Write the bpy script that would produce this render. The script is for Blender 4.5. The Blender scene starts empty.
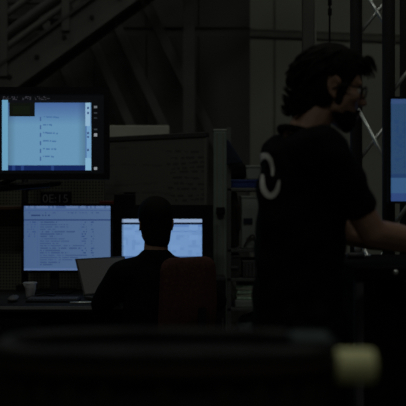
import bpy, bmesh, math, random
from mathutils import Vector, Matrix
from mathutils.bvhtree import BVHTree
random.seed(7)
R = math.radians
sc = bpy.context.scene
COL = sc.collection

# ------------------------------------------------------------------ camera, exposure, world
F = 800.0                       # focal length in pixels of the 406 px frame
CAMZ = 1.25
cd = bpy.data.cameras.new('camera'); cam = bpy.data.objects.new('camera', cd); COL.objects.link(cam)
cd.sensor_width = 36.0; cd.lens = 36.0 * F / 406.0
cam.location = (0, 0, CAMZ); cam.rotation_euler = (R(90), 0, 0)
cd.dof.use_dof = True; cd.dof.focus_distance = 3.7; cd.dof.aperture_fstop = 2.7
cd.clip_start = 0.05; cd.clip_end = 60
sc.camera = cam
EXPO = -3.0
sc.view_settings.view_transform = 'Standard'; sc.view_settings.look = 'None'
sc.view_settings.gamma = 1.0; sc.view_settings.use_curve_mapping = False
sc.view_settings.exposure = EXPO
try:
    sc.cycles.use_denoising = True
except Exception:
    pass
world = bpy.data.worlds.new('hall_ambience'); sc.world = world; world.use_nodes = True
bg = world.node_tree.nodes['Background']; bg.inputs[0].default_value = (0.9, 0.95, 1, 1); bg.inputs[1].default_value = 0.004

# lights hang in fixtures built further down: (x, y, watts, colour)
LAMPS = [(x, y, w, (0.96, 1.0, 0.90)) for x, y, w in
         ((-2.0, -2.0, 130), (2.0, -2.0, 130), (-2.0, 2.0, 125), (2.0, 2.0, 115), (-2.2, 6.0, 68), (2.0, 6.0, 95))]

def P(px, py, D):
    return Vector(((px - 203) * D / F, D, CAMZ - (py - 203) * D / F))
def PX(px, D): return (px - 203) * D / F
def PZ(py, D): return CAMZ - (py - 203) * D / F

# ------------------------------------------------------------------ materials
MATS = {}
def lin(c):
    return tuple(((v / 255) / 12.92 if v / 255 <= 0.04045 else ((v / 255 + 0.055) / 1.055) ** 2.4) for v in c)
def mat(name, col, rough=0.6, metal=0.0, var=0.15, scale=12, bump=0.0, bscale=60, spec=0.5, alpha=None, trans=0.0):
    if name in MATS: return MATS[name]
    m = bpy.data.materials.new(name); m.use_nodes = True
    nt = m.node_tree; b = nt.nodes['Principled BSDF']
    tc = nt.nodes.new('ShaderNodeTexCoord')
    n = nt.nodes.new('ShaderNodeTexNoise'); n.inputs['Scale'].default_value = scale; n.inputs['Detail'].default_value = 4
    nt.links.new(tc.outputs['Object'], n.inputs['Vector'])
    r = nt.nodes.new('ShaderNodeValToRGB')
    r.color_ramp.elements[0].position = 0.3; r.color_ramp.elements[1].position = 0.7
    r.color_ramp.elements[0].color = tuple(c * (1 - var) for c in col) + (1,)
    r.color_ramp.elements[1].color = tuple(min(1, c * (1 + var)) for c in col) + (1,)
    nt.links.new(n.outputs['Fac'], r.inputs['Fac']); nt.links.new(r.outputs['Color'], b.inputs['Base Color'])
    b.inputs['Roughness'].default_value = rough; b.inputs['Metallic'].default_value = metal
    b.inputs['Specular IOR Level'].default_value = spec
    if trans: b.inputs['Transmission Weight'].default_value = trans
    if bump:
        n2 = nt.nodes.new('ShaderNodeTexNoise'); n2.inputs['Scale'].default_value = bscale
        nt.links.new(tc.outputs['Object'], n2.inputs['Vector'])
        bp = nt.nodes.new('ShaderNodeBump'); bp.inputs['Strength'].default_value = bump; bp.inputs['Distance'].default_value = 0.01
        nt.links.new(n2.outputs['Fac'], bp.inputs['Height']); nt.links.new(bp.outputs['Normal'], b.inputs['Normal'])
    MATS[name] = m; return m

M_WALL = mat('painted_panel', (0.43, 0.44, 0.38), 0.75, var=0.06, scale=1.5)
M_RAIL = mat('wall_rail', (0.22, 0.22, 0.19), 0.6)
M_DWALL = mat('charcoal_cladding', (0.085, 0.087, 0.076), 0.8, var=0.12, scale=1.2)
M_FLOOR = mat('concrete', (0.10, 0.10, 0.095), 0.55, var=0.2, scale=2, bump=0.1)
M_CEIL = mat('ceiling_paint', (0.12, 0.12, 0.11), 0.9)
M_STEEL = mat('painted_steel', (0.11, 0.11, 0.097), 0.6, var=0.12, scale=5)
M_STEELD = mat('dark_steel', (0.05, 0.05, 0.045), 0.6, var=0.15)
M_STEELL = mat('light_steel', (0.30, 0.30, 0.27), 0.55, var=0.08)
M_BLACK = mat('black_plastic', (0.008, 0.008, 0.009), 0.55, var=0.2, spec=0.25)
M_BLACKM = mat('black_metal', (0.012, 0.012, 0.012), 0.5, spec=0.3)
M_CHORD = mat('dark_truss_tube', (0.045, 0.045, 0.045), 0.5, metal=0.0, var=0.1)
M_ALU = mat('aluminium', (0.85, 0.88, 0.85), 0.38, metal=0.6, var=0.05)
M_POST = mat('green_grey_profile', (0.22, 0.27, 0.24), 0.5, var=0.06)
M_DESK = mat('grey_desk_laminate', (0.025, 0.025, 0.025), 0.8, var=0.1, spec=0.12)
M_PEDGE = mat('desk_edge', (0.22, 0.22, 0.22), 0.5, var=0.1)
M_PAPER = mat('paper', (0.62, 0.62, 0.52), 0.9, var=0.06)
M_GREENP = mat('green_paper', (0.55, 0.76, 0.58), 0.8, var=0.3, scale=30)
M_BLUE = mat('blue_plastic', (0.03, 0.06, 0.26), 0.5)
M_NAVY = mat('navy_cloth', (0.02, 0.025, 0.05), 0.9, bump=0.5)
M_COAT = mat('dark_brown_cloth', (0.03, 0.02, 0.018), 0.95, bump=0.5)
M_WHITE = mat('off_white_plastic', (0.34, 0.37, 0.34), 0.6, var=0.06)
M_GREYBAG = mat('grey_bag_plastic', (0.20, 0.24, 0.26), 0.4, bump=0.8, bscale=30)
M_SKIN = mat('skin', (0.34, 0.19, 0.13), 0.55, var=0.08, scale=25, bump=0.1, bscale=200)
M_HAIR = mat('dark_hair', (0.007, 0.005, 0.004), 0.8, var=0.3, scale=40, spec=0.12)
M_TEE = mat('black_cotton', (0.004, 0.004, 0.0042), 0.95, var=0.2, bump=0.35, bscale=25, spec=0.1)
M_TROUS = mat('black_denim', (0.005, 0.005, 0.006), 0.95, var=0.2, bump=0.3, bscale=60, spec=0.1)
M_LOGO = mat('white_print', (0.75, 0.75, 0.70), 0.8, var=0.05)
M_CHAIR = mat('maroon_fabric', (0.075, 0.036, 0.029), 0.95, var=0.25, scale=80, bump=0.4, bscale=200, spec=0.1)
M_BROWN = mat('brown_wood', (0.10, 0.045, 0.02), 0.6, var=0.25)
M_RED = mat('dark_red_plastic', (0.16, 0.02, 0.015), 0.5)
M_TOP = mat('worn_black_plate', (0.028, 0.028, 0.027), 0.7, var=0.6, scale=14, spec=0.2)
M_RUST = mat('red_brown_band', (0.022, 0.009, 0.004), 0.7, var=0.3)
M_OLIVE = mat('olive_slat', (0.012, 0.011, 0.006), 0.8, var=0.3)
M_YEL = mat('pale_yellow_rubber', (0.85, 0.83, 0.42), 0.6, var=0.06)
M_TEAL = mat('teal_grey_metal', (0.06, 0.085, 0.085), 0.5, var=0.1)
M_CUP = mat('clear_plastic', (0.7, 0.7, 0.7), 0.25, var=0.05, trans=0.5)
M_KEY = mat('grey_key', (0.09, 0.09, 0.09), 0.6)
M_GLASS = mat('eyeglass_lens', (0.02, 0.02, 0.02), 0.15, var=0.0, spec=0.1); M_GLASS.node_tree.nodes['Principled BSDF'].inputs['Alpha'].default_value = 0.25
M_EYE = mat('eyeball', (0.6, 0.58, 0.55), 0.2)
M_SHELF = mat('shelf_metal', (0.14, 0.15, 0.145), 0.5)
M_DGREY = mat('dark_grey_bin', (0.05, 0.05, 0.05), 0.6)
M_CLK = mat('clock_digit', (0.27, 0.25, 0.27), 0.6)

def pegboard_mat():
    m = bpy.data.materials.new('pegboard'); m.use_nodes = True; nt = m.node_tree; b = nt.nodes['Principled BSDF']
    tc = nt.nodes.new('ShaderNodeTexCoord'); mp = nt.nodes.new('ShaderNodeMapping'); mp.inputs['Scale'].default_value = (55, 1, 55)
    nt.links.new(tc.outputs['Object'], mp.inputs['Vector'])
    fr = nt.nodes.new('ShaderNodeVectorMath'); fr.operation = 'FRACTION'; nt.links.new(mp.outputs[0], fr.inputs[0])
    sp = nt.nodes.new('ShaderNodeSeparateXYZ'); nt.links.new(fr.outputs[0], sp.inputs[0])
    cb = nt.nodes.new('ShaderNodeCombineXYZ'); nt.links.new(sp.outputs[0], cb.inputs[0]); nt.links.new(sp.outputs[2], cb.inputs[2])
    ds = nt.nodes.new('ShaderNodeVectorMath'); ds.operation = 'DISTANCE'; ds.inputs[1].default_value = (0.5, 0, 0.5)
    nt.links.new(cb.outputs[0], ds.inputs[0])
    rp = nt.nodes.new('ShaderNodeValToRGB'); rp.color_ramp.elements[0].position = 0.27; rp.color_ramp.elements[1].position = 0.33
    rp.color_ramp.elements[0].color = (0.035, 0.034, 0.03, 1); rp.color_ramp.elements[1].color = (0.15, 0.145, 0.12, 1)
    nt.links.new(ds.outputs['Value'], rp.inputs['Fac']); nt.links.new(rp.outputs['Color'], b.inputs['Base Color'])
    b.inputs['Roughness'].default_value = 0.8
    return m
M_PEG = pegboard_mat()

def vcol_mat(name, emit):
    m = bpy.data.materials.new(name); m.use_nodes = True; nt = m.node_tree; b = nt.nodes['Principled BSDF']
    at = nt.nodes.new('ShaderNodeAttribute'); at.attribute_name = 'shown'
    if emit:
        b.inputs['Base Color'].default_value = (0.01, 0.01, 0.01, 1); b.inputs['Roughness'].default_value = 0.5
        nt.links.new(at.outputs['Color'], b.inputs['Emission Color']); b.inputs['Emission Strength'].default_value = emit
    else:
        nt.links.new(at.outputs['Color'], b.inputs['Base Color']); b.inputs['Roughness'].default_value = 0.6
    return m
M_LIT = vcol_mat('lit_screen', 2 ** (-EXPO))
M_PRINT = vcol_mat('marker_on_board', 0)

# ------------------------------------------------------------------ helpers
def new_obj(name, me, m=None, parent=None, smooth=False):
    o = bpy.data.objects.new(name, me); COL.objects.link(o)
    if m is not None: me.materials.clear(); me.materials.append(m)
    if parent is not None: o.parent = parent
    if smooth:
        for p in me.polygons: p.use_smooth = True
    return o
def obj(name, bm, m, parent=None, smooth=False):
    me = bpy.data.meshes.new(name); bmesh.ops.recalc_face_normals(bm, faces=bm.faces[:]); bm.to_mesh(me); bm.free()
    return new_obj(name, me, m, parent, smooth)
def tag(o, label, cat, group=None):
    o['label'] = label; o['category'] = cat
    if group: o['group'] = group
    return o
def thing(name, label, cat, loc=(0, 0, 0), rz=0.0, group=None):
    o = bpy.data.objects.new(name, None); COL.objects.link(o); o.empty_display_size = 0.1
    o.location = loc; o.rotation_euler = (0, 0, rz)
    return tag(o, label, cat, group)
def struct(o):
    o['kind'] = 'structure'; return o
def box(bm, x0, x1, y0, y1, z0, z1, bev=0.0, seg=2, mtx=None):
    r = bmesh.ops.create_cube(bm, size=1.0); vs = r['verts']
    bmesh.ops.transform(bm, matrix=Matrix.Translation(((x0+x1)/2, (y0+y1)/2, (z0+z1)/2)) @ Matrix.Diagonal((x1-x0, y1-y0, z1-z0, 1)), verts=vs)
    if bev:
        es = list({e for v in vs for e in v.link_edges})
        r2 = bmesh.ops.bevel(bm, geom=es, offset=bev, segments=seg, affect='EDGES', profile=0.5)
        vs = list({v for f in r2['faces'] for v in f.verts} | {v for v in vs if v.is_valid})
    if mtx is not None: bmesh.ops.transform(bm, matrix=mtx, verts=[v for v in vs if v.is_valid])
    return bm
def bx(x0, x1, y0, y1, z0, z1, bev=0.0, seg=2, mtx=None):
    return box(bmesh.new(), x0, x1, y0, y1, z0, z1, bev, seg, mtx)
def tube(bm, pts, rad, n=8, cap=True):
    pts = [Vector(p) for p in pts]
    if not hasattr(rad, '__len__'): rad = [rad] * len(pts)
    rings = []; up = None
    for i, p in enumerate(pts):
        d = (pts[min(i+1, len(pts)-1)] - pts[max(i-1, 0)])
        d = d.normalized() if d.length > 1e-9 else Vector((0, 0, 1))
        if up is None: up = Vector((1, 0, 0)) if abs(d.x) < 0.8 else Vector((0, 1, 0))
        a = d.cross(up).normalized(); b = d.cross(a).normalized(); up = a.cross(d)
        rings.append([bm.verts.new(p + (a * math.cos(2*math.pi*k/n) + b * math.sin(2*math.pi*k/n)) * rad[i]) for k in range(n)])
    for r0, r1 in zip(rings, rings[1:]):
        for k in range(n): bm.faces.new((r0[k], r0[(k+1) % n], r1[(k+1) % n], r1[k]))
    if cap: bm.faces.new(rings[0]); bm.faces.new(rings[-1][::-1])
    return bm
def lathe(bm, prof, n=20, c=(0, 0, 0)):
    rings = [[bm.verts.new((c[0] + r * math.cos(2*math.pi*k/n), c[1] + r * math.sin(2*math.pi*k/n), c[2] + z)) for k in range(n)] for r, z in prof]
    for r0, r1 in zip(rings, rings[1:]):
        for k in range(n): bm.faces.new((r0[k], r0[(k+1) % n], r1[(k+1) % n], r1[k]))
    return bm
def ell(c, r): return (Vector(c), (r, r, r) if not hasattr(r, '__len__') else r)
def blob(name, hulls, voxel, smooth, mtx=None):
    """union of convex hulls of ellipsoids, grown into one continuous surface"""
    bm = bmesh.new()
    for h in hulls:
        b2 = bmesh.new()
        for c, r in h:
            q = bmesh.ops.create_icosphere(b2, subdivisions=3 if len(h) == 1 else 2, radius=1.0)
            bmesh.ops.transform(b2, matrix=Matrix.Translation(c) @ Matrix.Diagonal((r[0], r[1], r[2], 1)), verts=q['verts'])
        if len(h) > 1:
            q = bmesh.ops.convex_hull(b2, input=b2.verts[:])
            bmesh.ops.delete(b2, geom=list({g for g in q['geom_interior'] + q['geom_unused'] if isinstance(g, bmesh.types.BMVert) and g.is_valid}), context='VERTS')
        bmesh.ops.recalc_face_normals(b2, faces=b2.faces[:])
        tm = bpy.data.meshes.new('tmp'); b2.to_mesh(tm); b2.free(); bm.from_mesh(tm); bpy.data.meshes.remove(tm)
    if mtx is not None: bmesh.ops.transform(bm, matrix=mtx, verts=bm.verts[:])
    me = bpy.data.meshes.new('tmp'); bm.to_mesh(me); bm.free()
    o = bpy.data.objects.new('tmp', me); COL.objects.link(o)
    m = o.modifiers.new('r', 'REMESH'); m.mode = 'VOXEL'; m.voxel_size = voxel
    m = o.modifiers.new('s', 'SMOOTH'); m.factor = 0.5; m.iterations = smooth
    dg = bpy.context.evaluated_depsgraph_get(); dg.update()
    out = bpy.data.meshes.new_from_object(o.evaluated_get(dg)); out.name = name
    bpy.data.objects.remove(o); bpy.data.meshes.remove(me)
    return out
def grid_mesh(name, nx, ny, pos, paint):
    """nx x ny cells; pos(u,v) -> point, paint(u,v) -> linear colour"""
    me = bpy.data.meshes.new(name)
    vs = [pos(i / nx, j / ny) for j in range(ny + 1) for i in range(nx + 1)]
    fs = [(j*(nx+1)+i, j*(nx+1)+i+1, (j+1)*(nx+1)+i+1, (j+1)*(nx+1)+i) for j in range(ny) for i in range(nx)]
    me.from_pydata(vs, [], fs)
    at = me.color_attributes.new('shown', 'FLOAT_COLOR', 'CORNER')
    data = []
    for j in range(ny):
        for i in range(nx):
            c = paint((i + .5) / nx, (j + .5) / ny); data += [c[0], c[1], c[2], 1.0] * 4
    at.data.foreach_set('color', data); me.update()
    return me

# ------------------------------------------------------------------ room shell
struct(obj('floor', bx(-6, 6, -4, 12, -0.1, 0), M_FLOOR))
struct(obj('ceiling', bx(-6, 6, -4, 12, 7.0, 7.1), M_CEIL))
struct(obj('wall_left', bx(-6.1, -6, -4, 12, 0, 7), M_DWALL))
struct(obj('wall_right', bx(6, 6.1, -4, 12, 0, 7), M_DWALL))
struct(obj('wall_front', bx(-6, 6, -4.1, -4, 0, 7), M_DWALL))
wb = struct(obj('wall_back', bx(-6.4, 6, 0.03, 0.13, 0, 7), M_RAIL))
wb.location = (0.6, 10.0, 0); wb.rotation_euler = (0, 0, R(10))
pan = None
for i in range(-1, 5):
    for z0, z1 in ((0.15, 3.30), (3.42, 6.98)):
        xa = 0.30 + i * 1.15
        o = obj('wall_panel', bx(xa + .012, xa + 1.138, 0.0, 0.03, z0, z1, 0.004, 1), M_WALL, wb)
obj('wall_rail', bx(-1, 5.5, -0.025, 0.03, 3.325, 3.40, 0.008), M_RAIL, wb)
# charcoal partition wall further forward, with its own rail
wi = struct(obj('wall_inner', bx(-5.98, PX(250, 8.0), 8.0, 8.15, 0, 7), M_DWALL))
for i in range(12):
    x1 = PX(250, 8.0) - i * 0.52
    obj('cladding_panel', bx(x1 - 0.51, x1, 7.985, 8.0, 0.05, 2.93, 0.003, 1), M_DWALL, wi)
    obj('cladding_panel', bx(x1 - 0.51, x1, 7.985, 8.0, 3.0, 6.98, 0.003, 1), M_DWALL, wi)

# steel H column by the partition wall
t = thing('steel_column', 'grey steel H column standing before the charcoal wall', 'column', (PX(189, 7.5), 7.5, 0))
w = 0.056
obj('flange', bx(-w, w, -0.06, -0.048, 0.02, 7.0, 0.003, 1), M_STEEL, t)
obj('flange', bx(-w, w, 0.048, 0.06, 0.02, 7.0, 0.003, 1), M_STEEL, t)
obj('web', bx(-0.006, 0.006, -0.048, 0.048, 0.02, 7.0), M_STEEL, t)
obj('base_plate', bx(-0.1, 0.1, -0.1, 0.1, 0, 0.02), M_STEELD, t)

# raking steel struts leaning under the stair
D = 7.75
for k, (xa, ya, xb, yb, wd) in enumerate([(62, 62, 85, 118, 8), (91, 37, 133, 130, 9), (118, 28, 165, 128, 9), (140, -8, 190, 92, 10)]):
    a = P(xa, ya, D); b = P(xb, yb, D); d = (b - a).normalized()
    a = a - d * 0.5; b = a + d * ((a.z) / -d.z)
    lab = ['nearest the stair foot', 'second from the stair foot', 'third from the stair foot', 'closest to the H column'][k]
    t = thing('raking_strut', 'slanted grey steel strut behind the stair, ' + lab, 'strut', (b.x, D, 0), 0, 'slanted struts behind the stair')
    L = (b - a).length; ang = math.atan2(a.x - b.x, a.z - b.z)
    mt = Matrix.Rotation(ang, 4, 'Y')
    h = wd * D / F / 2
    obj('bar', bx(-h, h, -0.04, -0.01, 0.06, L, 0.004, 1, mt), M_STEEL, t)
    obj('rib', bx(-0.012, 0.012, -0.01, 0.05, 0.06, L, 0.0, 1, mt), M_STEELD, t)
    obj('foot_plate', bx(-0.1, 0.1, -0.08, 0.08, 0, 0.02), M_STEELD, t)

# ------------------------------------------------------------------ stair
D = 7.0
slope = 0.73
def sx(px): return PX(px, D)
x_foot = sx(0) - (PZ(66, D) - 0.0) / slope      # where the upper stringer edge meets the floor
stair = thing('metal_staircase', 'grey metal staircase with bolted stringers climbing past the charcoal wall', 'staircase', (x_foot, D, 0))
def stringer(y0, y1, m):
    bm = bmesh.new(); zb = 0.32
    Ltop = 4.95 / slope
    pts = [(0, 0), (zb / slope, 0), (Ltop + zb / slope, 4.95), (Ltop, 4.95)]
    f = [bm.verts.new((p[0], y0, p[1])) for p in pts]; g = [bm.verts.new((p[0], y1, p[1])) for p in pts]
    bm.faces.new(f); bm.faces.new(g[::-1])
    for k in range(4): bm.faces.new((f[k], f[(k+1) % 4], g[(k+1) % 4], g[k]))
    return obj('stringer', bm, m, stair)
s1 = stringer(0, 0.03, M_STEEL); s2 = stringer(0.27, 0.30, M_STEEL)
# flange lip along the stringer's upper edge
for nm, off, hh, mm in (('top_lip', 0.0, 0.03, M_STEELD), ('bottom_lip', -0.30, 0.025, M_STEEL)):
    a = Vector((0.03, 0, off + 0.02)); b = Vector((4.9 / slope, 0, 4.9 + off))
    bm = bmesh.new()
    if off < 0: a = Vector((0.3 / slope + 0.03, 0, 0.03)); b = Vector((4.9 / slope + 0.3 / slope, 0, 4.9))
    ang = math.atan2(b.z - a.z, b.x - a.x)
    mt = Matrix.Translation(a) @ Matrix.Rotation(-ang, 4, 'Y')
    obj(nm, bx(0, (b - a).length, -0.035, 0.0, -hh / 2, hh / 2, 0.004, 1, mt), mm, stair)
for i in range(20):
    z = 0.10 + i * 0.24 * slope; x = z / slope
    if z > 4.7: break
    obj('tread', bx(x + 0.06, x + 0.34, 0.03, 0.27, z - 0.0, z + 0.03), M_STEEL, stair)
pb = P(37, 57, D)
for i in range(-9, 9):
    x = pb.x - x_foot + i * 0.240; z = pb.z + i * 0.240 * 0.72
    if z < 0.2 or z > 4.7: continue
    bm = bmesh.new(); tube(bm, [(x, -0.014, z), (x, 0.0, z)], 0.021, 8); obj('bolt', bm, M_BLACKM, stair)
# handrails above the stringer and their posts
for off, rad, mm in ((0.13, 0.032, M_STEEL), (0.24, 0.05, M_STEELD), (0.42, 0.03, M_STEEL)):
    a = Vector((0.05, 0.02, off + 0.04)); b = Vector((4.2 / slope, 0.02, 4.2 + off))
    bm = bmesh.new(); tube(bm, [a, b], rad, 10); obj('handrail', bm, mm, stair, True)
for px in (-60, 4, 66, 128):
    x = sx(px) - x_foot; z = x * slope
    if z + .6 > 5: continue
    obj('rail_post', bx(x - 0.035, x + 0.035, -0.03, 0.0, z - 0.12, min(4.95, z + 0.68), 0.004, 1), M_STEEL, stair)

# a platform edge beyond the stair with a horizontal rail
t = thing('mezzanine_rail', 'horizontal steel rail fixed to the charcoal wall above the stair', 'rail', (sx(-40), 7.9, 0))
for z in (PZ(18, 7.9), PZ(2, 7.9)):
    obj('rail_bar', bx(0, 0.82, -0.03, 0.03, z - 0.02, z + 0.02, 0.004, 1), M_STEELD, t)
for x in (0.1, 0.72): obj('wall_bracket', bx(x, x + 0.04, 0.0, 0.085, PZ(18, 7.9) - 0.06, PZ(2, 7.9) + 0.06), M_STEELD, t)

# pole behind the standing man and hanging pull cord
t = thing('steel_pole', 'dark square steel pole from floor to ceiling behind the standing person', 'pole', (PX(308, 4.6), 4.6, 0))
obj('shaft', bx(-0.033, 0.033, -0.033, 0.033, 0.015, 7.0, 0.006), M_STEEL, t)
obj('side_channel', bx(0.033, 0.046, -0.02, 0.02, 0.05, 6.95), M_STEELL, t)
obj('base_plate', bx(-0.09, 0.09, -0.09, 0.09, 0, 0.015), M_STEELD, t)
t = thing('hanging_cable', 'thin black cable hanging from the ceiling with small connectors', 'cable', (PX(329.5, 4.8), 4.8, 7.0))
bm = bmesh.new(); tube(bm, [(0, 0, 0), (0.004, 0, -2.5), (0, 0, -5.35)], 0.006, 6); obj('cord', bm, M_BLACK, t)
for z in (PZ(2, 4.8), PZ(12, 4.8), PZ(55, 4.8)):
    bm = bmesh.new(); tube(bm, [(0.002, 0, z - 7.0 - 0.02), (0.002, 0, z - 7.0 + 0.02)], 0.012, 8); obj('connector', bm, M_BLACK, t)

# ------------------------------------------------------------------ ceiling fixtures
def fixture(x, y, watts, col, lab):
    t = thing('ceiling_light', lab, 'light', (x, y, 7.0))
    obj('housing', bx(-0.65, 0.65, -0.2, 0.2, -0.08, 0, 0.01), M_WHITE, t)
    m = mat('diffuser_glow', (0.8, 0.8, 0.75), 0.6)
    obj('diffuser', bx(-0.6, 0.6, -0.16, 0.16, -0.09, -0.08), m, t)
    ld = bpy.data.lights.new('ceiling_lamp', 'AREA'); ld.shape = 'RECTANGLE'; ld.size = 1.2; ld.size_y = 0.32
    ld.energy = watts; ld.color = col
    lo = bpy.data.objects.new('ceiling_lamp', ld); COL.objects.link(lo); lo.parent = t; lo.location = (0, 0, -0.10)
for (x, y, wt, c), lab in zip(LAMPS, ('ceiling light panel at the front wall on the staircase side', 'ceiling light panel at the front wall on the truss side',
        'ceiling light panel before the desk', 'ceiling light panel above the work bench', 'ceiling light panel beside the metal staircase',
        'ceiling light panel before the pale panelled back wall')):
    fixture(x, y, wt, c, lab)

# ------------------------------------------------------------------ whiteboard partition + end post
zt = 1.64
pa = Vector((-1.75, 5.75, 0)); pbv = Vector((PX(213, 4.7), 4.7, 0))
dv = (pbv - pa); Lp = dv.length; rz = math.atan2(dv.y, dv.x)
t = thing('whiteboard_partition', 'wide grey whiteboard partition covered in rows of faint handwriting', 'whiteboard', pa, rz)
obj('board', bx(0, Lp - 0.045, 0.0, 0.03, 0.55, zt, 0.004, 1), mat('board_grey', (0.17, 0.165, 0.15), 0.55, var=0.05, scale=3), t)
obj('frame_top', bx(0, Lp - 0.045, -0.008, 0.038, zt, zt + 0.03, 0.003, 1), M_DGREY, t)
obj('frame_bottom', bx(0, Lp - 0.045, -0.008, 0.038, 0.53, 0.55), M_DGREY, t)
for x in (0.05, Lp - 0.14): obj('leg', bx(x, x + 0.04, -0.005, 0.035, 0, 0.53), M_STEELD, t)
rows = []
rr = random.Random(3)
for k in range(17):
    z = 0.03 + k * 0.058; segs = []; x = 0.25 + rr.random() * .15
    end = rr.uniform(1.0, 1.85)
    while x < end:
        l = rr.uniform(.04, .16); segs.append((x, x + l)); x += l + rr.uniform(.012, .05)
    rows.append((z, segs, 0.22))
for k in range(10):
    segs = []; x = 1.74 + rr.random() * .08
    while x < 2.0:
        l = rr.uniform(.015, .07); segs.append((x, min(2.05, x + l))); x += l + rr.uniform(.008, .03)
    rows.append((0.07 + k * 0.032 + rr.uniform(-.005, .005), segs, 0.45))
W_, H_ = Lp - 0.075, 1.1
def wpaint(u, v):
    x = u * W_; zz = (1 - v) * H_
    c = 1.0
    for z, segs, s in rows:
        if abs(zz - z - .006 * math.sin(x * 9 + z * 30)) < 0.006 and any(a <= x <= b for a, b in segs): c = min(c, 1 - s)
    return (0.135 * c, 0.132 * c, 0.118 * c)
me = grid_mesh('handwriting', 240, 160, lambda u, v: (0.015 + u * W_, -0.002, zt - 0.01 - (1 - v) * H_), wpaint)
new_obj('handwriting', me, M_PRINT, t)

D = 4.7
t = thing('profile_post', 'green grey aluminium profile post at the end of the whiteboard', 'post', (PX(219.5, D), D, 0))
obj('extrusion', bx(-0.035, 0.041, -0.035, 0.041, 0.012, 1.668, 0.006), M_POST, t)
for x in (-0.015, 0.02): obj('groove', bx(x - 0.004, x + 0.004, -0.0365, -0.034, 0.02, 1.66), M_RAIL, t)
obj('end_cap', bx(-0.036, 0.042, -0.036, 0.042, 1.668, 1.681, 0.004), M_WHITE, t)
obj('foot_plate', bx(-0.06, 0.09, -0.06, 0.15, 0, 0.012), M_STEELD, t)
obj('bracket', bx(-0.02, 0.03, -0.075, -0.036, PZ(214, D), PZ(207, D), 0.004), M_BLACK, t)
# cream panel that stands behind the whiteboard
D = 6.0
tag(obj('cream_panel', bx(PX(60, D), PX(169, D), D, D + 0.04, 0, PZ(125.5, D), 0.004, 1), M_PAPER),
    'cream board standing behind the whiteboard, only its top edge showing', 'board')

# ------------------------------------------------------------------ shelving unit and what it holds
D0, D1 = 4.95, 5.30
xl, xr = PX(227, D0), PX(227, D0) + 0.62
t = thing('shelving_unit', 'grey metal shelving unit beside the profile post, loaded with boxes', 'shelf', ((xl + xr) / 2, (D0 + D1) / 2, 0))
ox, oy = (xl + xr) / 2, (D0 + D1) / 2
LV = [0.28, 0.60, 0.785, PZ(249, D0), PZ(188, D0)]
for z in LV: obj('shelf_board', bx(xl - ox, xr - ox, D0 - oy, D1 - oy, z - 0.02, z, 0.003, 1), M_SHELF, t)
for x in (xl, xr - 0.025):
    for y in (D0, D1 - 0.025): obj('upright', bx(x - ox, x + 0.025 - ox, y - oy, y + 0.025 - oy, 0, 1.72), M_SHELF, t)
z = LV[4]
def crate(name, lab, cat, px0, px1, y0, y1, z0, z1, m, rim=True):
    x0, x1 = PX(px0, y0), PX(px1, y0)
    t = thing(name, lab, cat, ((x0+x1)/2, (y0+y1)/2, z0)); hx, hy, h = (x1-x0)/2, (y1-y0)/2, z1-z0
    obj('body', bx(-hx, hx, -hy, hy, 0, h, min(0.008, h/4)), m, t)
    if rim: obj('rim', bx(-hx-.004, hx+.004, -hy-.004, hy+.004, h-.014, h, 0.002, 1), m, t)
    return t
crate('blue_tray', 'flat blue plastic tray on the highest shelf of the unit', 'tray', 231, 285, D0 + .02, D1 - .03, z, z + 0.052, M_BLUE)
t = thing('tool_bag', 'black soft bag resting in the blue tray', 'bag', (PX(236, 5.08), 5.09, z + 0.054))
me = blob('body', [[ell((-.03, 0, .03), .028), ell((.04, 0, .03), .028), ell((-.025, 0, .10), .028), ell((.035, 0, .09), .024)]], 0.006, 4)
new_obj('body', me, M_BLACK, t, True)
bm = bmesh.new(); tube(bm, [(-.03, 0, .11), (-.02, 0, .145), (.02, 0, .145), (.03, 0, .10)], 0.006, 8); obj('handle', bm, M_BLACK, t, True)
crate('carton', 'small pale carton standing in the blue tray behind the standing person', 'box', 246.5, 262, 5.04, 5.16, z + 0.054, z + 0.054 + 0.09, M_WHITE)
z = LV[3]
# pale equipment box with a dark slot, and a coat hanging beside it
t = crate('equipment_case', 'tall pale grey equipment case with a dark slot on the shelf', 'case', 241.5, 260, D0 + .02, D1 - .05, z, z + 0.33, M_WHITE)
obj('slot', bx(-.045, 0.01, -.148, -.139, 0.155, 0.19), M_NAVY, t)
obj('vent', bx(-.03, 0.03, -.147, -.139, 0.06, 0.07), M_RAIL, t)
t = thing('hanging_coat', 'dark brown coat hanging from the highest shelf beside the equipment case', 'coat', (PX(234, D0 + .03), D0 + .03, z))
me = blob('cloth', [[ell((0, .02, .34), (.022, .02, .015)), ell((0, .02, .22), (.034, .024, .04))],
                    [ell((0, .02, .22), (.034, .024, .05)), ell((-.002, .02, .02), (.035, .026, .016))],
                    [ell((.024, .0, .26), .014), ell((.028, -.004, .12), .013)]], 0.005, 3)
new_obj('cloth', me, M_COAT, t, True)
bm = bmesh.new(); tube(bm, [(0, .02, .34), (0, .02, .355), (0.008, .02, .362)], 0.003, 6); obj('hook', bm, M_ALU, t)
# cloth draped over the shelf top corner
t = thing('draped_cloth', 'navy cloth slung over the upright beside the profile post', 'cloth', (PX(231, D0), D0 + .005, LV[4]))
me = blob('fabric', [[ell((-.022, -.03, .29), (.008, .012, .01)), ell((-.02, -.03, .15), (.012, .012, .01)), ell((.06, -.03, .16), (.012, .012, .012))]], 0.004, 3)
new_obj('fabric', me, M_NAVY, t, True)
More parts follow.
